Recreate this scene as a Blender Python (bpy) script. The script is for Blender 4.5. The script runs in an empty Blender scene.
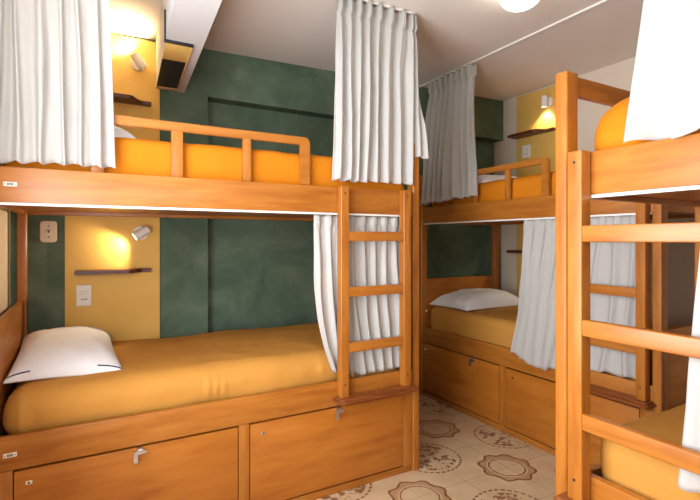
import bpy, bmesh, math, random
from mathutils import Vector, Matrix, noise
C = bpy.context.scene
LK = bpy.context.collection.objects.link

# ------------------------------------------------------------ camera, world, lights, exposure
F = 463.0
cam_d = bpy.data.cameras.new('camera')
cam = bpy.data.objects.new('camera', cam_d); LK(cam)
cam_d.sensor_width = 36.0; cam_d.lens = F/700*36; cam_d.shift_y = -10/700; cam_d.clip_start = .02
AZ = math.atan2(825, 463)                       # view azimuth measured from +X
cam.location = (0, 0, 1.25); cam.rotation_euler = (math.pi/2, 0, AZ - math.pi/2)
C.camera = cam
C.view_settings.view_transform = 'Standard'; C.view_settings.look = 'None'
C.view_settings.gamma = 1; C.view_settings.use_curve_mapping = False
C.view_settings.exposure = 0.34
W = bpy.data.worlds.new('world'); C.world = W; W.use_nodes = True
W.node_tree.nodes['Background'].inputs[0].default_value = (.75, .86, 1, 1)
W.node_tree.nodes['Background'].inputs[1].default_value = 1.0

def area(name, loc, rot, sx, sy, power, col):
    d = bpy.data.lights.new(name, 'AREA'); d.shape = 'RECTANGLE'; d.size = sx; d.size_y = sy
    d.energy = power; d.color = col
    o = bpy.data.objects.new(name, d); LK(o); o.location = loc; o.rotation_euler = rot
    return o
# daylight entering by the window beside the bed plus a fill light added behind the viewer
area('window_daylight', (-.40, .92, 1.42), (0, -math.pi/2-math.radians(16), 0), 1.60, 1.26, 62, (.94, .97, 1))
area('rear_fill_light', (.25, -1.62, 1.62), (math.pi/2+math.radians(20), 0, 0), 1.1, 1.1, 19, (1, .97, .92))

# ------------------------------------------------------------ materials
def lin(r, g, b):
    f = lambda c: (c/255/12.92 if c/255 <= .04045 else ((c/255+.055)/1.055)**2.4)
    return (f(r), f(g), f(b), 1)
class NT:
    def __init__(s, name):
        s.m = bpy.data.materials.new(name); s.m.use_nodes = True
        s.t = s.m.node_tree; s.b = s.t.nodes['Principled BSDF']; s.out = s.t.nodes['Material Output']
    def n(s, typ, **kw):
        x = s.t.nodes.new(typ)
        for k, v in kw.items(): setattr(x, k, v)
        return x
    def l(s, a, b): s.t.links.new(a, b)
    def mth(s, op, a, b=None, c=None):
        x = s.n('ShaderNodeMath', operation=op)
        for i, v in enumerate((a, b, c)):
            if v is None: continue
            if isinstance(v, (int, float)): x.inputs[i].default_value = v
            else: s.l(v, x.inputs[i])
        return x.outputs[0]
    def coords(s, scale=(1, 1, 1), kind='Object', rot=(0, 0, 0)):
        c = s.n('ShaderNodeTexCoord'); m = s.n('ShaderNodeMapping')
        m.inputs['Scale'].default_value = scale; m.inputs['Rotation'].default_value = rot
        s.l(c.outputs[kind], m.inputs[0]); return m.outputs[0]
    def noise(s, vec, scale, detail=4, rough=.55, dist=0):
        x = s.n('ShaderNodeTexNoise'); s.l(vec, x.inputs['Vector'])
        x.inputs['Scale'].default_value = scale; x.inputs['Detail'].default_value = detail
        x.inputs['Roughness'].default_value = rough; x.inputs['Distortion'].default_value = dist
        return x.outputs['Fac']
    def ramp(s, fac, stops):
        x = s.n('ShaderNodeValToRGB'); e = x.color_ramp.elements
        while len(e) < len(stops): e.new(.5)
        for q, (p, c) in zip(e, stops): q.position = p; q.color = c
        s.l(fac, x.inputs[0]); return x.outputs[0]
    def mix(s, fac, a, b):
        x = s.n('ShaderNodeMix', data_type='RGBA')
        for i, v in ((0, fac), (6, a), (7, b)):
            if isinstance(v, (int, float, tuple)): x.inputs[i].default_value = v
            else: s.l(v, x.inputs[i])
        return x.outputs[2]
    def bump(s, h, strength=.2, dist=.01):
        x = s.n('ShaderNodeBump'); x.inputs['Strength'].default_value = strength; x.inputs['Distance'].default_value = dist
        s.l(h, x.inputs['Height']); s.l(x.outputs[0], s.b.inputs['Normal'])
    def base(s, c, rough=.5, metal=0, spec=None):
        if isinstance(c, tuple): s.b.inputs['Base Color'].default_value = c
        else: s.l(c, s.b.inputs['Base Color'])
        s.b.inputs['Roughness'].default_value = rough; s.b.inputs['Metallic'].default_value = metal
        if spec is not None: s.b.inputs['Specular IOR Level'].default_value = spec
        return s.m

def wood(name, scale, c1, c2, c3, rough=.34):
    t = NT(name)
    v = t.coords(scale)
    g = t.noise(v, 3.0, 6, .6, .4)
    c = t.ramp(g, [(.25, c1), (.5, c2), (.78, c3)])
    v2 = t.coords((1, 1, 1)); big = t.noise(v2, 2.6, 2)
    c = t.mix(t.mth('MULTIPLY', big, .35), c, c1)
    m = t.base(c, rough, 0, .5)
    fine = t.noise(t.coords(tuple(x*5 for x in scale)), 4, 3)
    t.bump(fine, .05, .002)
    return m
W1, W2, W3 = lin(148, 82, 26), lin(177, 110, 39), lin(195, 130, 56)
wood_x = wood('honey_wood_lengthwise', (1.2, 9, 9), W1, W2, W3)
wood_y = wood('honey_wood_crosswise', (9, 1.2, 9), W1, W2, W3)
wood_z = wood('honey_wood_upright', (9, 9, 1.2), W1, W2, W3)
wood_d = wood('drawer_wood', (.9, 5, 6), lin(156, 85, 25), lin(183, 112, 37), lin(198, 129, 50), .36)
wood_s = wood('worn_step_wood', (1.6, 10, 10), lin(104, 54, 24), lin(140, 78, 38), lin(172, 106, 58), .3)
wood_k = wood('dark_shelf_wood', (3, 16, 16), lin(66, 28, 16), lin(96, 44, 24), lin(120, 62, 34), .4)
inner = NT('gap_shade').base(lin(50, 24, 12), .8)  # base box coloured dark, painting the shade in the drawer gaps

def plain(name, c, rough=.5, metal=0, spec=None, n=0, ns=30):
    t = NT(name)
    if n:
        f = t.noise(t.coords(), ns, 3)
        c = t.mix(t.mth('MULTIPLY', f, n), c, tuple(x*.6 for x in c[:3]) + (1,))
    return t.base(c, rough, metal, spec)
def cloth(name, c1, c2, scale=350, rough=.85, transl=0, big=.3):
    t = NT(name)
    v = t.coords((1, 1, 1))
    weave = t.noise(v, scale, 2)
    wide = t.noise(v, 5, 3)
    c = t.mix(t.mth('ADD', t.mth('MULTIPLY', weave, .35), t.mth('MULTIPLY', wide, big)), c1, c2)
    m = t.base(c, rough, 0, .08)
    t.bump(weave, .06, .002)
    if transl:
        tr = t.n('ShaderNodeBsdfTranslucent'); t.l(c, tr.inputs[0])
        mx = t.n('ShaderNodeMixShader'); mx.inputs[0].default_value = transl
        t.l(t.b.outputs[0], mx.inputs[1]); t.l(tr.outputs[0], mx.inputs[2]); t.l(mx.outputs[0], t.out.inputs[0])
    return m
m_curt = cloth('white_curtain_cloth', lin(226, 225, 222), lin(210, 207, 203), 420, .9, .42)
m_pillow = cloth('white_pillowcase', lin(244, 244, 246), lin(226, 228, 234), 400, .85)
m_sheet = cloth('mustard_sheet', lin(204, 148, 72), lin(180, 122, 50), 300, .7)
m_sheet2 = cloth('marigold_sheet', lin(212, 130, 30), lin(190, 108, 18), 300, .75)
m_navy = plain('navy_stitching', lin(40, 46, 74), .8)
m_white = plain('white_enamel', lin(236, 232, 224), .4)
m_track = plain('white_track', lin(238, 236, 232), .35)
m_metal = plain('steel', lin(215, 215, 218), .38, 1)
m_dark = plain('dark_mark', lin(34, 26, 24), .6)
m_plate = plain('pale_number_plate', lin(236, 226, 208), .4)
m_bplate = plain('beige_outlet', lin(206, 188, 164), .5)
m_black = plain('black_panel', lin(18, 20, 30), .45)
m_cream = plain('pale_yellow_panel', lin(226, 190, 106), .5)
m_warm = plain('warm_lit_tone', lin(214, 170, 116), .5)  # warm light on the white beam, painted as tan strips

t = NT('yellow_painted_board')
f = t.noise(t.coords((1, 1, 1)), 4, 3)
m_yel = t.base(t.ramp(f, [(.3, lin(228, 184, 92)), (.7, lin(236, 192, 106))]), .6, 0, .3)
t = NT('green_limewash')
v = t.coords()
a = t.noise(v, 3.2, 8, .62, .6); b = t.noise(v, 14, 6, .7, 1.2)
c = t.ramp(a, [(.3, lin(72, 92, 74)), (.52, lin(90, 110, 91)), (.75, lin(116, 134, 114))])
sc = t.ramp(b, [(.60, (0, 0, 0, 1)), (.78, (1, 1, 1, 1))])
c = t.mix(t.mth('MULTIPLY', sc, .35), c, lin(150, 166, 150))
m_green = t.base(c, .7, 0, .3); t.bump(b, .1, .004)
def plaster(name, c):
    t = NT(name); v = t.coords(); a = t.noise(v, 2.2, 4); b = t.noise(v, 60, 3)
    m = t.base(t.mix(t.mth('MULTIPLY', a, .25), c, tuple(x*.8 for x in c[:3]) + (1,)), .8, 0, .2)
    t.bump(b, .06, .003); return m
m_ceil = plaster('ceiling_plaster', lin(236, 228, 220))
m_wall = plaster('cream_plaster', lin(230, 216, 198))
m_beam = plaster('white_beam_paint', lin(204, 203, 204))

# patterned cement tile floor
t = NT('patterned_floor_tiles')
sep = t.n('ShaderNodeSeparateXYZ'); t.l(t.coords(), sep.inputs[0])
X, Y = sep.outputs[0], sep.outputs[1]
def cell(v, off, per):
    q = t.mth('FRACT', t.mth('ADD', t.mth('DIVIDE', t.mth('SUBTRACT', v, off), per), 100.5))
    return t.mth('MULTIPLY', t.mth('SUBTRACT', q, .5), per)
def polar(ox, oy):
    a, b = cell(X, ox, .6), cell(Y, oy, .6)
    r = t.mth('SQRT', t.mth('ADD', t.mth('MULTIPLY', a, a), t.mth('MULTIPLY', b, b)))
    return r, t.mth('ARCTAN2', b, a)
def band(r, R, w):      # 1 where |r-R|<w
    return t.mth('LESS_THAN', t.mth('ABSOLUTE', t.mth('SUBTRACT', r, R)), w)
wob = t.mth('MULTIPLY', t.mth('SUBTRACT', t.noise(t.coords(), 45, 3), .5), .014)
r1, th1 = polar(1.4, 1.8)
r1 = t.mth('ADD', r1, wob)
scal = t.mth('ABSOLUTE', t.mth('COSINE', t.mth('MULTIPLY', th1, 4)))
Ro = t.mth('ADD', .141, t.mth('MULTIPLY', t.mth('COSINE', t.mth('MULTIPLY', th1, 8)), .010))
outl = band(r1, Ro, .0065)
fill = t.mth('MULTIPLY', t.mth('LESS_THAN', r1, Ro), t.mth('GREATER_THAN', r1, .108))
inn = band(r1, .095, .0042)
r2, th2 = polar(1.7, 2.1)
dash = t.mth('MULTIPLY', band(t.mth('ADD', r2, wob), .176, .006), t.mth('GREATER_THAN', t.mth('SINE', t.mth('MULTIPLY', th2, 34)), -.55))
fl = t.noise(t.coords(), 34, 3, .6, .8)
pet = t.mth('ABSOLUTE', t.mth('SINE', t.mth('MULTIPLY', th2, 2)))
thr = t.mth('SUBTRACT', .66, t.mth('MULTIPLY', pet, .19))
flor = t.mth('MULTIPLY', t.mth('GREATER_THAN', fl, thr), t.mth('MULTIPLY', t.mth('LESS_THAN', r2, .15), t.mth('GREATER_THAN', r2, .022)))
base = t.ramp(t.noise(t.coords(), 6, 5), [(.3, lin(196, 168, 132)), (.7, lin(214, 188, 152))])
c = t.mix(t.mth('MULTIPLY', fill, .6), base, lin(164, 116, 72))
brown = t.mth('MAXIMUM', t.mth('MAXIMUM', outl, inn), t.mth('MAXIMUM', dash, flor))
c = t.mix(t.mth('MULTIPLY', brown, .85), c, lin(120, 72, 44))
gx, gy = t.mth('ABSOLUTE', cell(X, 1.4, .3)), t.mth('ABSOLUTE', cell(Y, 1.8, .3))
gr = t.mth('MAXIMUM', t.mth('LESS_THAN', gx, .0016), t.mth('LESS_THAN', gy, .0016))
c = t.mix(t.mth('MULTIPLY', gr, .7), c, lin(150, 128, 100))
m_floor = t.base(c, .38, 0, .4)

def emit(name, c, s):
    t = NT(name); t.base(c, .5)
    t.b.inputs['Emission Color'].default_value = c; t.b.inputs['Emission Strength'].default_value = s
    return t.m
m_globe = emit('glowing_opal_glass', (1, .90, .76, 1), 7)
m_bulb = emit('glowing_lamp_mouth', (1, .86, .62, 1), 14)

# ------------------------------------------------------------ mesh helpers
def tagit(o, label=None, cat=None, group=None, kind=None):
    if label: o['label'] = label
    if cat: o['category'] = cat
    if group: o['group'] = group
    if kind: o['kind'] = kind
    return o
def empty(name, loc=(0, 0, 0), rz=0, parent=None):
    o = bpy.data.objects.new(name, None); LK(o); o.location = loc; o.rotation_euler = (0, 0, rz)
    o.empty_display_size = .1
    if parent: o.parent = parent
    return o
def build(name, bm, mat, parent=None, smooth=True, angle=.6):
    bmesh.ops.recalc_face_normals(bm, faces=bm.faces)
    me = bpy.data.meshes.new(name); bm.to_mesh(me); bm.free()
    me.materials.append(mat)
    if smooth:
        for p in me.polygons: p.use_smooth = True
        if angle: me.set_sharp_from_angle(angle=angle)
    o = bpy.data.objects.new(name, me); LK(o)
    if parent: o.parent = parent
    return o
def box(bm, x0, x1, y0, y1, z0, z1, bev=.004, seg=2):
    b = bmesh.new()
    r = bmesh.ops.create_cube(b, size=1)
    for v in b.verts:
        v.co = Vector(((x0+x1)/2 + v.co.x*abs(x1-x0), (y0+y1)/2 + v.co.y*abs(y1-y0), (z0+z1)/2 + v.co.z*abs(z1-z0)))
    if bev: bmesh.ops.bevel(b, geom=list(b.edges), offset=bev, segments=seg, profile=.6, affect='EDGES', clamp_overlap=True)
    me = bpy.data.meshes.new('t'); b.to_mesh(me); b.free(); bm.from_mesh(me); bpy.data.meshes.remove(me)
def bxo(name, mat, parent, *a, **k):
    bm = bmesh.new(); box(bm, *a, **k); return build(name, bm, mat, parent)
def cyl(bm, p, q, r0, r1=None, n=28, cap=True):
    p, q = Vector(p), Vector(q); r1 = r0 if r1 is None else r1
    d = q-p; L = d.length; rot = d.to_track_quat('Z', 'Y').to_matrix().to_4x4()
    bmesh.ops.create_cone(bm, cap_ends=cap, segments=n, radius1=r0, radius2=r1, depth=L, matrix=Matrix.Translation((p+q)/2) @ rot)
def lathe(bm, prof, o, axis, n=36):
    """profile of (radius, height) turned round axis through o"""
    rot = Vector(axis).to_track_quat('Z', 'Y').to_matrix(); o = Vector(o); rings = []
    for r, h in prof:
        rings.append([bm.verts.new(o + rot @ Vector((r*math.cos(2*math.pi*i/n), r*math.sin(2*math.pi*i/n), h))) for i in range(n)])
    for a, b in zip(rings, rings[1:]):
        for i in range(n): bm.faces.new((a[i], a[(i+1) % n], b[(i+1) % n], b[i]))
    bm.faces.new(rings[0]); bm.faces.new(rings[-1])
def prism(bm, pts, z0, z1):
    a = [bm.verts.new((x, y, z0)) for x, y in pts]; b = [bm.verts.new((x, y, z1)) for x, y in pts]
    bm.faces.new(a); bm.faces.new(b)
    for i in range(len(pts)): bm.faces.new((a[i], a[(i+1) % len(pts)], b[(i+1) % len(pts)], b[i]))
def tube(name, pts, r, mat, parent):
    bm = bmesh.new()
    for p, q in zip(pts, pts[1:]): cyl(bm, p, q, r, n=8)
    return build(name, bm, mat, parent)

# ------------------------------------------------------------ room shell
XL, XR, YF, YB, YR = -.37, 3.31, -1.6, 3.02, 3.13
def zc(x): return 2.46 + .023*(x-.4)
def struct(name, bm, mat, parent=None, **k):
    o = build(name, bm, mat, parent, smooth=False, **k); o['kind'] = 'structure'; return o
bm = bmesh.new(); box(bm, XL-.2, XR+.2, YF-.2, YR+.2, -.1, 0, 0); struct('floor', bm, m_floor)
bm = bmesh.new(); box(bm, XL-.2, XR+.2, YF-.2, YR+.2, 0, .12, 0)
for v in bm.verts: v.co.z += zc(v.co.x)
struct('ceiling', bm, m_ceil)
bm = bmesh.new()                                # side wall with the window opening
box(bm, XL-.15, XL, YF-.2, .26, 0, 2.6, 0); box(bm, XL-.15, XL, 1.56, YR+.2, 0, 2.6, 0)
box(bm, XL-.15, XL, .26, 1.56, 0, .60, 0); box(bm, XL-.15, XL, .26, 1.56, 2.22, 2.6, 0)
struct('wall_left', bm, m_wall)
bm = bmesh.new(); box(bm, XR, XR+.15, YF-.2, YR+.2, 0, 2.7, 0); struct('wall_right', bm, m_wall)
bm = bmesh.new()                                # green wall: pier, overhead band, recess
box(bm, XL-.05, .655, YB, YR+.15, 0, 2.6, 0); box(bm, .655, XR+.05, YB, YR+.15, 2.165, 2.6, 0)
box(bm, .655, XR+.05, YR, YR+.15, 0, 2.165, 0)
struct('wall_back', bm, m_green)
bm = bmesh.new()
box(bm, XL-.2, -.3, YF-.15, YF, 0, 2.6, 0); box(bm, .8, XR+.2, YF-.15, YF, 0, 2.6, 0)
box(bm, -.3, .8, YF-.15, YF, 0, 1.07, 0); box(bm, -.3, .8, YF-.15, YF, 2.17, 2.6, 0)
struct('wall_front', bm, m_wall)
bm = bmesh.new()
for (y0, y1, z0, z1) in ((.26, .30, .60, 2.22), (1.52, 1.56, .60, 2.22), (.26, 1.56, .60, .64), (.26, 1.56, 2.18, 2.22), (.89, .93, .60, 2.22)):
    box(bm, XL-.12, XL-.06, y0, y1, z0, z1, .004)
struct('window_1', bm, m_white)
bm = bmesh.new()
for (x0, x1, z0, z1) in ((-.3, -.26, 1.07, 2.17), (.76, .8, 1.07, 2.17), (-.3, .8, 1.07, 1.11), (-.3, .8, 2.13, 2.17), (.23, .27, 1.07, 2.17)):
    box(bm, x0, x1, YF-.12, YF-.06, z0, z1, .004)
struct('added_rear_window', bm, m_white)  # unseen frame, added round the rear fill light
# ceiling beam, running a little askew to the bunks
def skew(y): return .058*(y-3.0)
bm = bmesh.new(); box(bm, .345, .51, YF, YB+.01, 2.165, 2.55, 0)
for v in bm.verts: v.co.x += skew(v.co.y)
struct('trim_1', bm, m_beam)

# ------------------------------------------------------------ bunk bed
def make_bed(label, loc, rz, m, L, Wd, foot=.50, so=.088, near_lock=.498, far_lock=1.39, plates=True, far_plates=True):
    root = empty('bunk_bed', loc, rz)
    tagit(root, label, 'bunk bed', 'wooden bunk beds with curtains')
    def B(bm, d0, d1, *a, **k): box(bm, m*d0, m*d1, *a, **k)
    def P(name, mat, par, *a, **k):
        bm = bmesh.new(); B(bm, *a, **k); return build(name, bm, mat, par)
    T = 1.775
    for d0, d1 in ((0, .043), (L-.043, L)):
        for y0, y1 in ((0, .058), (Wd-.058, Wd)):
            P('post', wood_z, root, d0, d1, y0, y1, 0, T, bev=.009, seg=3)
    # storage base
    P('plinth', wood_x, root, .043, L-.043, .014, .034, 0, .036, bev=.002)
    P('base_box', inner, root, .043, L-.043, .036, Wd-.04, .036, .49, bev=0)
    P('lower_side_rail', wood_x, root, .043, L-.043, .006, .032, .433, .553, bev=.003)
    P('lower_side_rail', wood_x, root, .043, L-.043, Wd-.036, Wd-.01, .433, .60, bev=.003)
    for d0, d1 in ((.043, .102), (.944, .992), (1.803, L-.043)):
        P('divider', wood_z, root, d0, d1, .008, .034, .036, .431, bev=.002)
    for (d0, d1, kd, lk) in ((.106, .940, .88, near_lock), (.996, 1.799, 1.755, far_lock)):
        dr = P('drawer_front', wood_d, root, d0, d1, .007, .032, .046, .424, bev=.0025)
        if lk is None: continue
        bm = bmesh.new()
        B(bm, kd-.010, kd+.010, .004, .008, .372, .384, bev=.001); k = build('keyhole_plate', bm, m_plate if (plates and lk > 1) else m_metal, dr)
        bm = bmesh.new(); cyl(bm, (m*kd, .0075, .378), (m*kd, .0025, .378), .0035, n=12); build('keyhole', bm, m_dark, dr)
        bm = bmesh.new()                        # bent hasp: tab hanging from a rounded lock body
        cyl(bm, (m*lk, .010, .416), (m*lk, -.016, .416), .012, n=20)
        pts = []
        for i in range(9):
            a_ = math.pi*(.05+.95*i/8); pts.append((math.cos(a_)*.024, .410+math.sin(a_)*.014))
        pts += [(-.026, .384), (-.023, .376), (-.014, .374), (-.009, .378), (-.009, .398)]
        pts += [(math.cos(a_)*.011-.0, .402+math.sin(a_)*.008) for a_ in (2.6, 2.0, 1.2, .5)]
        fr = [bm.verts.new((m*lk + x, -.020, z)) for x, z in pts]; bk = [bm.verts.new((m*lk + x, -.015, z)) for x, z in pts]
        bm.faces.new(fr); bm.faces.new(bk)
        for i in range(len(pts)): bm.faces.new((fr[i], fr[(i+1) % len(pts)], bk[(i+1) % len(pts)], bk[i]))
        h = build('lock', bm, m_metal, dr); h['label'] = 'steel lock hasp'
    # ends
    for d0, d1, zt in ((.008, .034, foot), (L-.034, L-.008, .935)):
        P('headboard' if d0 > .1 else 'footboard', wood_y, root, d0, d1, .058, Wd-.058, .03, zt, bev=.005)
        P('upper_end_rail', wood_y, root, d0, d1, .058, Wd-.058, 1.384, 1.52, bev=.004)
        P('top_end_rail', wood_y, root, d0, d1, .058, Wd-.058, 1.708, 1.768, bev=.006)
    # upper bunk
    P('upper_side_rail', wood_x, root, .043, L-.043, .008, .056, 1.384, 1.510, bev=.003)
    P('upper_side_rail', wood_x, root, .043, L-.043, Wd-.05, Wd-.012, 1.384, 1.515, bev=.003)
    P('bunk_deck', wood_x, root, .036, L-.036, .057, Wd-.051, 1.402, 1.420, bev=.001)
    tr = P('curtain_track', m_track, root, .05, L-.05, .010, .030, 1.374, 1.3835, bev=.001); tr['label'] = 'white curtain track'
    # guard rail with a rounded end
    g0 = .637
    bm = bmesh.new()
    for i in range(1):
        pr = [(g0, 1.511), (g0, 1.715)] + [(g0+.028*(1-math.cos(a_)), 1.715+.028*math.sin(a_)) for a_ in (.4, .8, 1.2, math.pi/2)] + [(L-.05, 1.743), (L-.05, 1.706), (g0+.049, 1.706), (g0+.049, 1.511)]
        fr = [bm.verts.new((m*d, .028, z)) for d, z in pr]; bk = [bm.verts.new((m*d, .054, z)) for d, z in pr]
        bm.faces.new(fr); bm.faces.new(bk)
        for i in range(len(pr)): bm.faces.new((fr[i], fr[(i+1) % len(pr)], bk[(i+1) % len(pr)], bk[i]))
        bmesh.ops.recalc_face_normals(bm, faces=bm.faces)
        bmesh.ops.bevel(bm, geom=[e for e in bm.edges if abs(e.verts[0].co.y-e.verts[1].co.y) < 1e-5], offset=.004, segments=2, affect='EDGES', clamp_overlap=True)
    gr = build('guard_rail', bm, wood_x, root)
    for d0, d1 in ((.929, .965), (1.222, 1.268), (1.515, 1.56)):
        P('guard_post', wood_z, gr, d0, d1, .030, .052, 1.511, 1.706, bev=.003)
    # ladder
    ld = empty('ladder', (0, 0, 0), 0, root)
    sA, sB = (so, so+.046), (so+.374, so+.418)
    for d0, d1 in (sA, sB):
        P('stile', wood_z, ld, d0, d1, -.040, .005, .484, 1.512, bev=.005, seg=3)
        for z in (1.478, .545):
            bm = bmesh.new(); dm = (d0+d1)/2
            cyl(bm, (m*dm, -.0385, z), (m*dm, -.0412, z), .0042, n=14); build('screw_cap', bm, m_dark, ld)
    for z in (1.268, .995, .722):
        P('rung', wood_x, ld, sA[1]-.002, sB[0]+.002, -.038, -.010, z-.024, z+.024, bev=.006, seg=3)
    bm = bmesh.new(); s0, s1, r = so-.030, so+.442, .035
    pts = [(s0, .006), (s1, .006)] + [(s1-r+r*math.cos(a_), -.076+r-r*math.sin(a_)) for a_ in (0, .4, .8, 1.2, math.pi/2)] + [(s0+.012, -.076), (s0, -.064)]
    prism(bm, [(m*d, y) for d, y in pts], .456, .485)
    bmesh.ops.recalc_face_normals(bm, faces=bm.faces)
    bmesh.ops.bevel(bm, geom=[e for e in bm.edges if abs(e.verts[0].co.z-e.verts[1].co.z) < 1e-5], offset=.010, segments=4, affect='EDGES', clamp_overlap=True)
    st = build('step', bm, wood_s, ld); st['label'] = 'worn wooden step'
    if far_plates:                              # small number plates at the head end of both rails
        for z in (1.448, .489):
            d = 1.563+.247
            yy = .0062 if z < 1 else .0082
            bm = bmesh.new(); B(bm, d-.020, d+.020, yy-.003, yy, z-.008, z+.008, bev=.001); pl = build('number_plate', bm, m_plate, root)
            bm = bmesh.new()
            for x, w_, h in ((-.015, .0016, .0016), (.015, .0016, .0016), (-.006, .0022, .004), (0, .0018, .0045), (.006, .0022, .004)):
                box(bm, m*d+x-w_, m*d+x+w_, yy-.0036, yy-.0025, z-h, z+h, 0)
            build('plate_marking', bm, m_dark, pl)
    return root

bedA = make_bed('wooden bunk bed along the green wall with both drawers and its full ladder showing', (1.563, 2.011, 0), 0, -1, 1.895, .985, .50, .087, .498, 1.39)
bedC = make_bed('shadowed wooden bunk bed in the far corner, its back to the cream wall', (2.33, 1.175, 0), -math.pi/2, -1, 1.84, .875, .82, .052, None, 1.22, far_plates=False)
bedD = make_bed('nearest wooden bunk bed, its ladder post cut off by the frame bottom', (1.28, .960, 0), -math.pi/2, 1, 1.895, .925, .50, .073, .498, 1.39)
# the far bunk's near drawer has only its small keyhole, no hasp
kd = .88
far_dr = [o for o in bedC.children if o.name.startswith('drawer_front')][0]
bm = bmesh.new(); cyl(bm, (-kd, .008, .376), (-kd, .0035, .376), .006, n=14); build('keyhole', bm, m_dark, far_dr)

# ------------------------------------------------------------ mattresses
def mattress(name, label, group, mat, x0, x1, y0, y1, z0, z1, r, seed, loc=(0, 0, 0), bumps=(), amp=.006, crown=.012):
    """rounded block in world axes, sheet wrinkles as displacement; bumps: (x, y, z, ax, ay, az, height) soft ridges"""
    hx, hy, hz = (x1-x0)/2, (y1-y0)/2, (z1-z0)/2; c = Vector(((x0+x1)/2, (y0+y1)/2, (z0+z1)/2))
    gs = .011 if seed == 1 else .02
    nx, ny, nz = max(8, int(hx*2/gs)), max(8, int(hy*2/.02)), max(6, int(hz*2/.014))
    verts = {}; bm = bmesh.new()
    def vert(i, j, k):
        key = (i, j, k)
        if key in verts: return verts[key]
        p = Vector((-hx+2*hx*i/nx, -hy+2*hy*j/ny, -hz+2*hz*k/nz))
        rb = min(r, hz*.98)
        q = Vector((max(-hx+rb, min(hx-rb, p.x)), max(-hy+rb, min(hy-rb, p.y)), max(-hz+rb, min(hz-rb, p.z))))
        d = p-q
        nrm = d.normalized() if d.length > 1e-6 else Vector((0, 0, 1))
        if d.length > 1e-6: p = q + nrm*rb
        w = p + c
        s = Vector((seed*3.1, seed*1.7, 0))
        f = noise.noise(w*3.2+s)*1.2 + noise.noise(Vector((w.x*9, w.y*9, w.z*16))+s)*.55 + noise.noise(Vector((w.x*26, w.y*26, w.z*10))+s)*.22
        h = f*amp
        if nrm.z > .5: h += crown*(1-(p.x/hx)**2)*(1-(p.y/hy)**2)
        for (bx_, by_, bz_, ux, uy, uz, hh) in bumps:
            g = ((w.x-bx_)/ux)**2 + ((w.y-by_)/uy)**2 + ((w.z-bz_)/uz)**2
            if g < 9: h += hh*math.exp(-g)
        if p.z < -hz*.9: h = 0
        verts[key] = bm.verts.new(w + nrm*h); return verts[key]
    def face(f, n1, n2):
        for a in range(n1):
            for b in range(n2):
                bm.faces.new((f(a, b), f(a+1, b), f(a+1, b+1), f(a, b+1)))
    face(lambda a, b: vert(a, b, 0), nx, ny); face(lambda a, b: vert(a, b, nz), nx, ny)
    face(lambda a, b: vert(a, 0, b), nx, nz); face(lambda a, b: vert(a, ny, b), nx, nz)
    face(lambda a, b: vert(0, a, b), ny, nz); face(lambda a, b: vert(nx, a, b), ny, nz)
    o = build(name, bm, mat, None, angle=None)
    return tagit(o, label, 'mattress', group)
G1, G2 = 'mattresses on the lower bunks', 'mattresses on the upper bunks'
tucks = [(.45+i*.034, 2.065, .605-.006*i, .010, .05, .038, .013*(1-.15*i)) for i in range(3)] + [(.50, 2.16, .68, .06, .02, .05, .005),
         (1.0, 2.06, .615, .02, .04, .03, .008), (-.22, 2.06, .6, .012, .05, .08, .008), (-.18, 2.07, .6, .01, .05, .08, -.006)]
mattress('mattress', 'mustard sheeted lower mattress against the green wall with a white pillow at its head', G1, m_sheet,
         -.282, 1.50, 2.062, 2.945, .492, .684, .085, 1, bumps=tucks, amp=.007)
mattress('mattress', 'mustard upper mattress behind the guard rail along the green wall', G2, m_sheet2,
         -.28, 1.519, 2.075, 2.93, 1.421, 1.672, .035, 2, amp=.007)
mattress('mattress', 'dim mustard lower mattress in the far corner bunk', G1, m_sheet, 2.385, 3.165, 1.26, 2.95, .492, .715, .05, 3)
mattress('mattress', 'orange upper mattress behind the guard rail of the far corner bunk', G2, m_sheet2, 2.40, 3.155, 1.23, 2.965, 1.421, 1.66, .05, 4)
mattress('mattress', 'mustard lower mattress seen between the rungs of the nearest ladder', G1, m_sheet, 1.335, 2.15, -.87, .865, .492, .685, .055, 5, amp=.008)
mattress('mattress', 'rumpled mustard upper mattress with rounded corner next to the tall near post', G2, m_sheet2, 1.340, 2.14, -.87, .925, 1.421, 1.690, .128, 6, amp=.010,
         bumps=[(1.36, .80, 1.56, .03, .05, .02, .012), (1.36, .84, 1.52, .02, .02, .04, .014), (1.36, .72, 1.60, .03, .09, .012, .008)])

far_matt = [o for o in C.objects if o.get('label', '').startswith('dim mustard lower')][0]
bm = bmesh.new(); box(bm, 2.362, 2.366, 2.945, 2.962, .668, .690, .001); tg_ = build('care_tag', bm, m_plate, far_matt); tg_['label'] = 'small white cloth tag'
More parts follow.
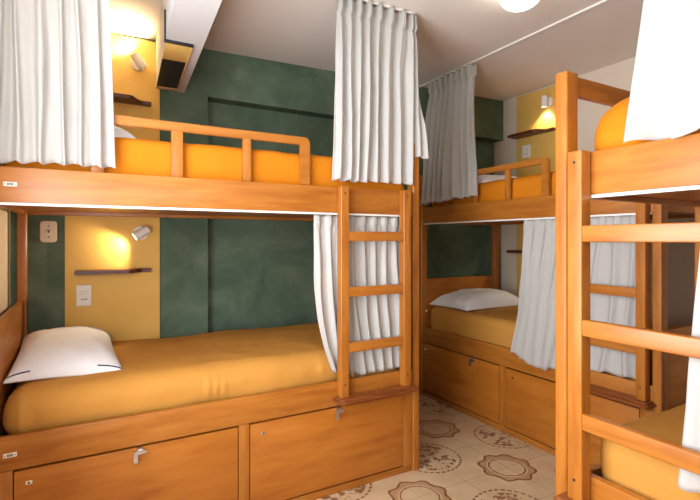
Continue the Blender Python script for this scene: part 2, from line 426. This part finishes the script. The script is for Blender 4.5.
# ------------------------------------------------------------ pillows
def pillow(label, loc, rz, w, l, h, seed, tilt=(0, 0), hem=False):
    bm = bmesh.new(); n = 40; top = {}; bot = {}
    def shape(a, b):
        ea = 1 - abs(a)**3.2; eb = 1 - abs(b)**3.2
        return max(0, ea)**.55 * max(0, eb)**.55
    for i in range(n+1):
        for j in range(n+1):
            a, b = -1+2*i/n, -1+2*j/n
            pin = 1 - .07*(1-b*b)*abs(a)**2; pin2 = 1 - .07*(1-a*a)*abs(b)**2
            x, y = a*w/2*pin, b*l/2*pin2
            s = shape(a, b); f = noise.noise(Vector((a*2.3+seed, b*2.3, seed)))*.14 + noise.noise(Vector((a*6+seed, b*6, 2)))*.06
            zt = h*.74*s*(1+f) + .012; zb = -h*.10*s + .008
            top[i, j] = bm.verts.new((x, y, zt))
            edge = i in (0, n) or j in (0, n)
            bot[i, j] = bm.verts.new((x, y, zb)) if not edge else bm.verts.new((x, y, zt-.008))
    for i in range(n):
        for j in range(n):
            bm.faces.new((top[i, j], top[i+1, j], top[i+1, j+1], top[i, j+1]))
            bm.faces.new((bot[i, j], bot[i, j+1], bot[i+1, j+1], bot[i+1, j]))
    ring = [(i, 0) for i in range(n)] + [(n, j) for j in range(n)] + [(i, n) for i in range(n, 0, -1)] + [(0, j) for j in range(n, 0, -1)]
    for p, q in zip(ring, ring[1:]+ring[:1]): bm.faces.new((top[p], top[q], bot[q], bot[p]))
    o = build('pillow', bm, m_pillow, None, angle=None)
    o.location = loc; o.rotation_euler = (tilt[0], tilt[1], rz)
    tagit(o, label, 'pillow', 'white pillows at the bunk heads')
    if hem:
        for s0, s1 in ((-.97, -.62), (.52, .97)):
            pts = []
            for k in range(9):
                a = s0+(s1-s0)*k/8; b = -.955
                pin2 = 1 - .07*(1-a*a)*abs(b)**2; s = shape(a, b)
                pts.append((a*w/2*.985, b*l/2*pin2, h*.74*s + .0125))
            tube('hem_stitching', pts, .0028, m_navy, o)
    return o
pillow('plump white pillow on the lower bunk beneath the green wall', (-.094, 2.59, .697), math.radians(2), .42, .78, .118, 1, (math.radians(2), math.radians(3)), hem=True)
pillow('pale pillow on the far corner lower bunk below its dark headboard', (2.755, 2.775, .722), math.radians(2), .68, .42, .15, 2)
pillow('white pillow tip showing behind the guard rail beside the top curtain', (-.03, 2.50, 1.655), 0, .44, .66, .16, 3)
pillow('white pillow sliver behind the guard rail of the far corner upper bunk', (2.80, 2.66, 1.655), 0, .66, .44, .12, 4)

# ------------------------------------------------------------ curtains
def lerp_path(p, u):
    n = len(p)-1; k = min(n-1, int(u*n)); f = u*n-k
    return tuple(p[k][i]*(1-f)+p[k+1][i]*f for i in range(len(p[0])))
def curtain(label, group, top, bot, ztop, hem, folds, seed, amp=(.010, .028), head=.09, nu=None, nv=48, curve=0.0, mid=None):
    """top/bot: XY polylines; hem: list of hem heights along the cloth; folds deepen downwards"""
    nu = nu or max(120, folds*16); bm = bmesh.new(); g = {}
    rnd = random.Random(seed); ph = [rnd.random()*6.28 for _ in range(6)]
    for i in range(nu+1):
        u = i/nu; tx, ty = lerp_path(top, u); bx_, by_ = lerp_path(bot, u)
        hz = lerp_path([(h,) for h in hem], u)[0]
        hz += .006*math.sin(2*math.pi*folds*u+ph[4]) + .004*noise.noise(Vector((u*folds*1.7, seed, 0)))
        u2 = min(1, u+.004); ax, ay = lerp_path(top, u2); u1 = max(0, u-.004); cx_, cy_ = lerp_path(top, u1)
        tg = Vector((ax-cx_, ay-cy_)); tg.normalize(); nr = Vector((tg.y, -tg.x))
        for j in range(nv+1):
            v = j/nv; z = ztop + (hz-ztop)*v
            w = v**1.15 if not mid else v
            if mid:
                k = mid(v); px, py = tx+(bx_-tx)*k, ty+(by_-ty)*k
            else: px, py = tx+(bx_-tx)*w, ty+(by_-ty)*w
            drop = ztop-z
            drift = .8*noise.noise(Vector((u*3.1+seed, v*1.1, seed*.7)))*min(1, drop/.3) + .42*noise.noise(Vector((u*7+seed, v*1.6, 5)))*min(1, drop/.3)
            phi = 2*math.pi*(folds*u) + drift*3.6
            cr = math.sin(phi) + .32*math.sin(2*phi+ph[1]+2*drift) + .8*noise.noise(Vector((u*folds*.8, v*.9, seed+9)))
            if drop < head:                      # gathered heading
                A = amp[0]*1.15; sh = math.sin(phi); cr = max(-1, min(1, sh*2.2))
            else:
                q = min(1, (drop-head)/.5); A = amp[0]*.75*(1-q) + amp[1]*q
                pk = math.exp(-((drop-head)/.025)**2); A *= (1-.45*pk)
            side = .22*A*math.cos(phi)
            ru = .0035*noise.noise(Vector((u*folds*1.6+z*3, z*5, seed))) + .002*noise.noise(Vector((u*folds*2.5-z*6, z*9, seed+4)))
            px += nr.x*(A*cr+ru) + tg.x*side; py += nr.y*(A*cr+ru) + tg.y*side
            g[i, j] = bm.verts.new((px, py, z))
    for i in range(nu):
        for j in range(nv):
            bm.faces.new((g[i, j], g[i+1, j], g[i+1, j+1], g[i, j+1]))
    me = bpy.data.meshes.new('curtain'); bm.to_mesh(me); bm.free(); me.materials.append(m_curt)
    for p in me.polygons: p.use_smooth = True
    o = bpy.data.objects.new('curtain', me); LK(o)
    md = o.modifiers.new('thickness', 'SOLIDIFY'); md.thickness = .0025; md.offset = 0
    return tagit(o, label, 'curtain', group)
GU, GL = 'curtains hung from the ceiling at the upper bunks', 'curtains hung under the upper bunks'
yA = 2.011
curtain('wide white curtain screening the upper bunk head beside the yellow board', GU,
        [(-.345, yA-.002), (.055, yA-.002)], [(-.345, yA-.006), (.085, yA-.006)], 2.452, [1.522, 1.526, 1.53, 1.527], 7, 1, (.012, .019))
curtain('white curtain above the ladder of the green wall bunk, one flap over the post', GU,
        [(1.066, yA+.016), (1.19, yA+.016), (1.33, yA+.016), (1.50, yA+.012), (1.555, yA+.03)],
        [(1.038, yA+.008), (1.17, yA+.004), (1.32, yA+.002), (1.478, yA-.002), (1.59, yA-.025)], 2.475, [1.545]*12+[1.55]*15+[1.555, 1.67, 1.70, 1.705, 1.705, 1.70, 1.70, 1.695], 9, 2, (.017, .017))
curtain('shaded beige-white curtain at the upper bunk in the far corner', GU,
        [(2.345, 2.88), (2.345, 2.40)], [(2.33, 3.00), (2.325, 2.36)], 2.492, [1.535, 1.54, 1.55, 1.553], 8, 3, (.021, .024))
curtain('plain white curtain on the nearest upper bunk above its ladder', GU,
        [(1.295, .635), (1.295, -.35)], [(1.285, .745), (1.285, -.35)], 2.475, [1.512, 1.512, 1.552, 1.552, 1.55, 1.55, 1.55], 6, 4, (.014, .020))
curtain('white curtain gathered behind the ladder of the green wall lower bunk', GL,
        [(.945, yA+.034), (1.475, yA+.034)], [(1.045, yA+.030), (1.475, yA+.028)], 1.372, [.60, .57, .560, .568, .563, .575], 8, 5, (.008, .015), head=.05,
        mid=lambda v: .10*v + .9*max(0, (v-.35)/.65)**2.2)
curtain('white curtain hanging outside the lower rail of the far corner bunk', GL,
        [(2.356, 1.985), (2.356, 1.255)], [(2.315, 2.045), (2.312, 1.75), (2.36, 1.255)], 1.374, [.545, .50, .49, .53, .56, .56], 9, 6, (.008, .015), head=.06)
curtain('white curtain at the nearest lower bunk, at the frame edge beside the rungs', GL,
        [(1.305, .560), (1.305, -.10)], [(1.292, .612), (1.292, -.10)], 1.372, [.635, .64, .63, .64], 7, 7, (.008, .012), head=.05)

# ceiling curtain tracks
def track(label, p, q):
    bm = bmesh.new(); p, q = Vector(p), Vector(q); d = (q-p).normalized(); s = Vector((-d.y, d.x, 0))*.005
    lo = []
    for a in (p, q):
        z = zc(a.x)
        lo.append([bm.verts.new((a+s*e).to_2d().to_3d()+Vector((0, 0, z-h))) for e, h in ((-1, -.004), (-1, .010), (1, .010), (1, -.004))])
    for i in range(4): bm.faces.new((lo[0][i], lo[0][(i+1) % 4], lo[1][(i+1) % 4], lo[1][i]))
    bm.faces.new(lo[0]); bm.faces.new(lo[1])
    tagit(build('curtain_track', bm, m_track, None, smooth=False), label, 'curtain track', 'curtain tracks on the ceiling')
track('white ceiling track above the front of the green wall bunk', (.56, yA+.016, 0), (1.54, yA+.016, 0))
track('short white ceiling track running to the green wall at the bunk end', (1.565, yA+.05, 0), (1.585, YB-.002, 0))
track('long white ceiling track crossing the ceiling above the far corner bunk', (2.345, .2, 0), (2.345, YB-.002, 0))
track('ceiling track carrying the curtain of the upper bunk head', (-.36, yA+.018, 0), (.27, yA+.018, 0))
track('ceiling track above the nearest bunk', (1.295, -.9, 0), (1.295, .9, 0))

# ------------------------------------------------------------ yellow boards, lamps, shelves, outlets
def board(label, *a):
    o = bxo('wall_panel', m_yel, None, *a, bev=.002); tagit(o, label, 'wall panel', 'yellow boards behind the bunk heads')
board('tall yellow painted board on the green wall', -.122, .367, YB-.016, YB, .30, zc(.1)-.012)
board('yellow painted board on the cream wall behind the far corner bunk', XR-.016, XR, 2.365, 2.855, .30, zc(XR)-.014)

def reading_lamp(label, base, nrm, aim, power, cone=105, size=1.0):
    """round wall plate, short neck and a tubular shade pointing along aim"""
    root = empty('reading_lamp', base); tagit(root, label, 'lamp', 'small white reading lamps at the bunk heads')
    n, a = Vector(nrm), Vector(aim).normalized()
    bm = bmesh.new(); R = .042*size
    lathe(bm, [(R*.98, 0), (R, .004), (R, .011), (R*.93, .015), (R*.3, .016)], (0, 0, 0), n); build('wall_plate', bm, m_white, root)
    h = n*.054*size
    bm = bmesh.new(); cyl(bm, n*.012, h, .007*size, n=14); build('neck', bm, m_white, root)
    bm = bmesh.new(); r = .025*size; l = .045*size
    lathe(bm, [(r*.80, -l), (r*.97, -l+.004), (r, -l+.010), (r, l), (r*.9, l), (r*.88, l*.55), (r*.05, l*.5)], h, a)
    build('shade', bm, m_white, root)
    bm = bmesh.new(); lathe(bm, [(r*.82, l*.58), (r*.7, l*.72), (r*.3, l*.8)], h, a, 24); build('bulb', bm, m_bulb, root)
    d = bpy.data.lights.new('reading_lamp_beam', 'SPOT'); d.energy = power; d.color = (1, .80, .50)
    d.spot_size = math.radians(cone); d.spot_blend = .6; d.shadow_soft_size = .012
    s = bpy.data.objects.new('reading_lamp_beam', d); LK(s); s.parent = root
    s.location = h + a*(l+.004); s.rotation_euler = a.to_track_quat('-Z', 'Y').to_euler()
yp = YB-.016; xp = XR-.016
reading_lamp('small silver-white reading lamp on the yellow board under the upper bunk', (.262, yp, 1.292), (0, -1, 0), (-.82, -.10, -.52), 6.5, 125)
reading_lamp('small white reading lamp near the ceiling on the yellow board', (.247, yp, 2.290), (0, -1, 0), (-.45, -.12, .60), 11.0, 165)
reading_lamp('white reading lamp shining down on the cream wall board near the tall post', (xp, 2.525, 2.385), (-1, 0, 0), (.12, .12, -.9), 5.0)
reading_lamp('reading lamp hidden behind the lower curtain of the far corner bunk', (xp, 2.50, 1.32), (-1, 0, 0), (-.15, .35, -.8), 2.5)

def shelf(label, origin, rz, m=1):
    root_bm = bmesh.new()
    pts = [(-.195, 0), (.195, 0), (.195, -.036), (.145, -.036), (.125, -.050), (.108, -.082), (.092, -.110), (.072, -.122), (-.195, -.122)]
    prism(root_bm, [(x*m, y) for x, y in pts], -.011, .011)
    bmesh.ops.recalc_face_normals(root_bm, faces=root_bm.faces)
    bmesh.ops.bevel(root_bm, geom=[e for e in root_bm.edges if abs(e.verts[0].co.z-e.verts[1].co.z) < 1e-5], offset=.003, segments=2, affect='EDGES')
    o = build('wall_shelf', root_bm, wood_k, None, angle=.5); o.location = origin; o.rotation_euler = (0, 0, rz)
    tagit(o, label, 'shelf', 'narrow dark shelves on the yellow boards')
shelf('dark wood shelf with stepped front under the lower silver lamp', (.122, yp, 1.072), 0)
shelf('dark wood shelf high on the yellow board above the guard rail', (.122, yp, 2.058), 0)
shelf('dark red-brown shelf on the cream wall board beside the tall post', (xp, 2.655, 2.150), -math.pi/2)
shelf('dark shelf stub beside the lower curtain in the far corner bunk', (xp, 2.665, 1.150), -math.pi/2)

def outlet(label, loc, rz, w, h, mat, r, kind):
    root = empty('wall_outlet', loc, rz); tagit(root, label, 'outlet', 'wall outlets at the bunk heads')
    bm = bmesh.new(); pts = []
    for cx_, cz_, a0 in ((w/2-r, h/2-r, 0), (-w/2+r, h/2-r, 1), (-w/2+r, -h/2+r, 2), (w/2-r, -h/2+r, 3)):
        for k in range(5): a = (a0+k/4)*math.pi/2; pts.append((cx_+r*math.cos(a), cz_+r*math.sin(a)))
    f = [bm.verts.new((x, 0, z)) for x, z in pts]; g = [bm.verts.new((x, -.007, z)) for x, z in pts]; e = [bm.verts.new((x*.93, -.010, z*.95)) for x, z in pts]
    bm.faces.new(f); bm.faces.new(e)
    for A_, B_ in ((f, g), (g, e)):
        for i in range(len(pts)): bm.faces.new((A_[i], A_[(i+1) % len(pts)], B_[(i+1) % len(pts)], B_[i]))
    build('cover_plate', bm, mat, root)
    if kind == 0:
        for z in (.030, -.030):
            bm = bmesh.new(); cyl(bm, (0, -.009, z), (0, -.0112, z), .0036, n=12); build('screw', bm, m_dark, root)
        bm = bmesh.new(); lathe(bm, [(.013, 0), (.013, .0015), (.008, .003), (.0078, .0)], (0, -.0095, 0), (0, -1, 0), 24); build('socket_ring', bm, m_metal, root)
        bm = bmesh.new(); cyl(bm, (0, -.0095, -.002), (0, -.0118, -.002), .005, n=12); build('socket_hole', bm, m_dark, root)
    else:
        for z in (.022, .008):
            bm = bmesh.new(); box(bm, -w*.28, w*.28, -.0112, -.0095, z-.0012, z+.0012, 0); build('slot_line', bm, m_bplate, root)
        bm = bmesh.new()
        for x in (-.010, .002, .012): box(bm, x-.003, x+.003, -.0114, -.0095, -.024, -.017, .0008)
        build('socket_hole', bm, m_dark, root)
outlet('beige rounded outlet on the dark green wall beside the bed post', (-.198, YB, 1.296), 0, .080, .118, m_bplate, .018, 0)
outlet('white rectangular outlet on the yellow board under the stepped shelf', (-.030, yp, .938), 0, .076, .118, m_white, .004, 1)
outlet('small white outlet on the cream wall board above the far guard rail', (xp, 2.745, 2.015), -math.pi/2, .080, .11, m_white, .004, 1)

# black and yellow panel set under the ceiling beam
root = empty('soffit_panel', (0, 0, 0)); tagit(root, 'black and yellow panel with dark edging under the white ceiling beam', 'panel')
def soff(name, mat, x0, x1, y0, y1, z0, z1, bev=.001):
    bm = bmesh.new(); box(bm, x0, x1, y0, y1, z0, z1, bev)
    for v in bm.verts: v.co.x += skew(v.co.y)
    return build(name, bm, mat, root)
soff('yellow_plate', m_cream, .345, .458, 2.262, 2.475, 2.156, 2.166)
soff('black_plate', m_black, .345, .458, 2.475, 2.93, 2.156, 2.166)
soff('warm_strip', m_warm, .458, .466, 2.262, 2.945, 2.153, 2.166)  # warm-lit edge of the beam underside, put in as colour
soff('warm_strip', m_warm, .345, .458, 2.93, 2.945, 2.153, 2.166)
soff('edge_strip', m_black, .338, .466, 2.246, 2.262, 2.153, 2.166, .003)
soff('edge_strip', m_black, .337, .347, 2.246, 2.262, 2.153, 2.300, .003)

# ceiling globe
gx_, gy_ = 1.845, 1.575; gz = zc(gx_)
root = empty('ceiling_globe_light', (gx_, gy_, gz)); tagit(root, 'glowing white globe light on the ceiling at the top edge', 'ceiling light')
bm = bmesh.new(); lathe(bm, [(.075, .004), (.078, -.004), (.078, -.018), (.06, -.022)], (0, 0, 0), (0, 0, 1)); build('ceiling_rose', bm, m_white, root)
bm = bmesh.new()
lathe(bm, [(.046, -.012)] + [(.098*math.sin(a), -.036+.064*math.cos(a)-.006) for a in [math.pi*k/18 for k in range(4, 18)]] + [(.004, -.1062)], (0, 0, 0), (0, 0, 1), 40)
build('globe', bm, m_globe, root)
bm = bmesh.new(); lathe(bm, [(.007, -.104), (.008, -.110), (.004, -.116)], (.004, 0, 0), (0, 0, 1), 16); build('finial', bm, m_metal, root)
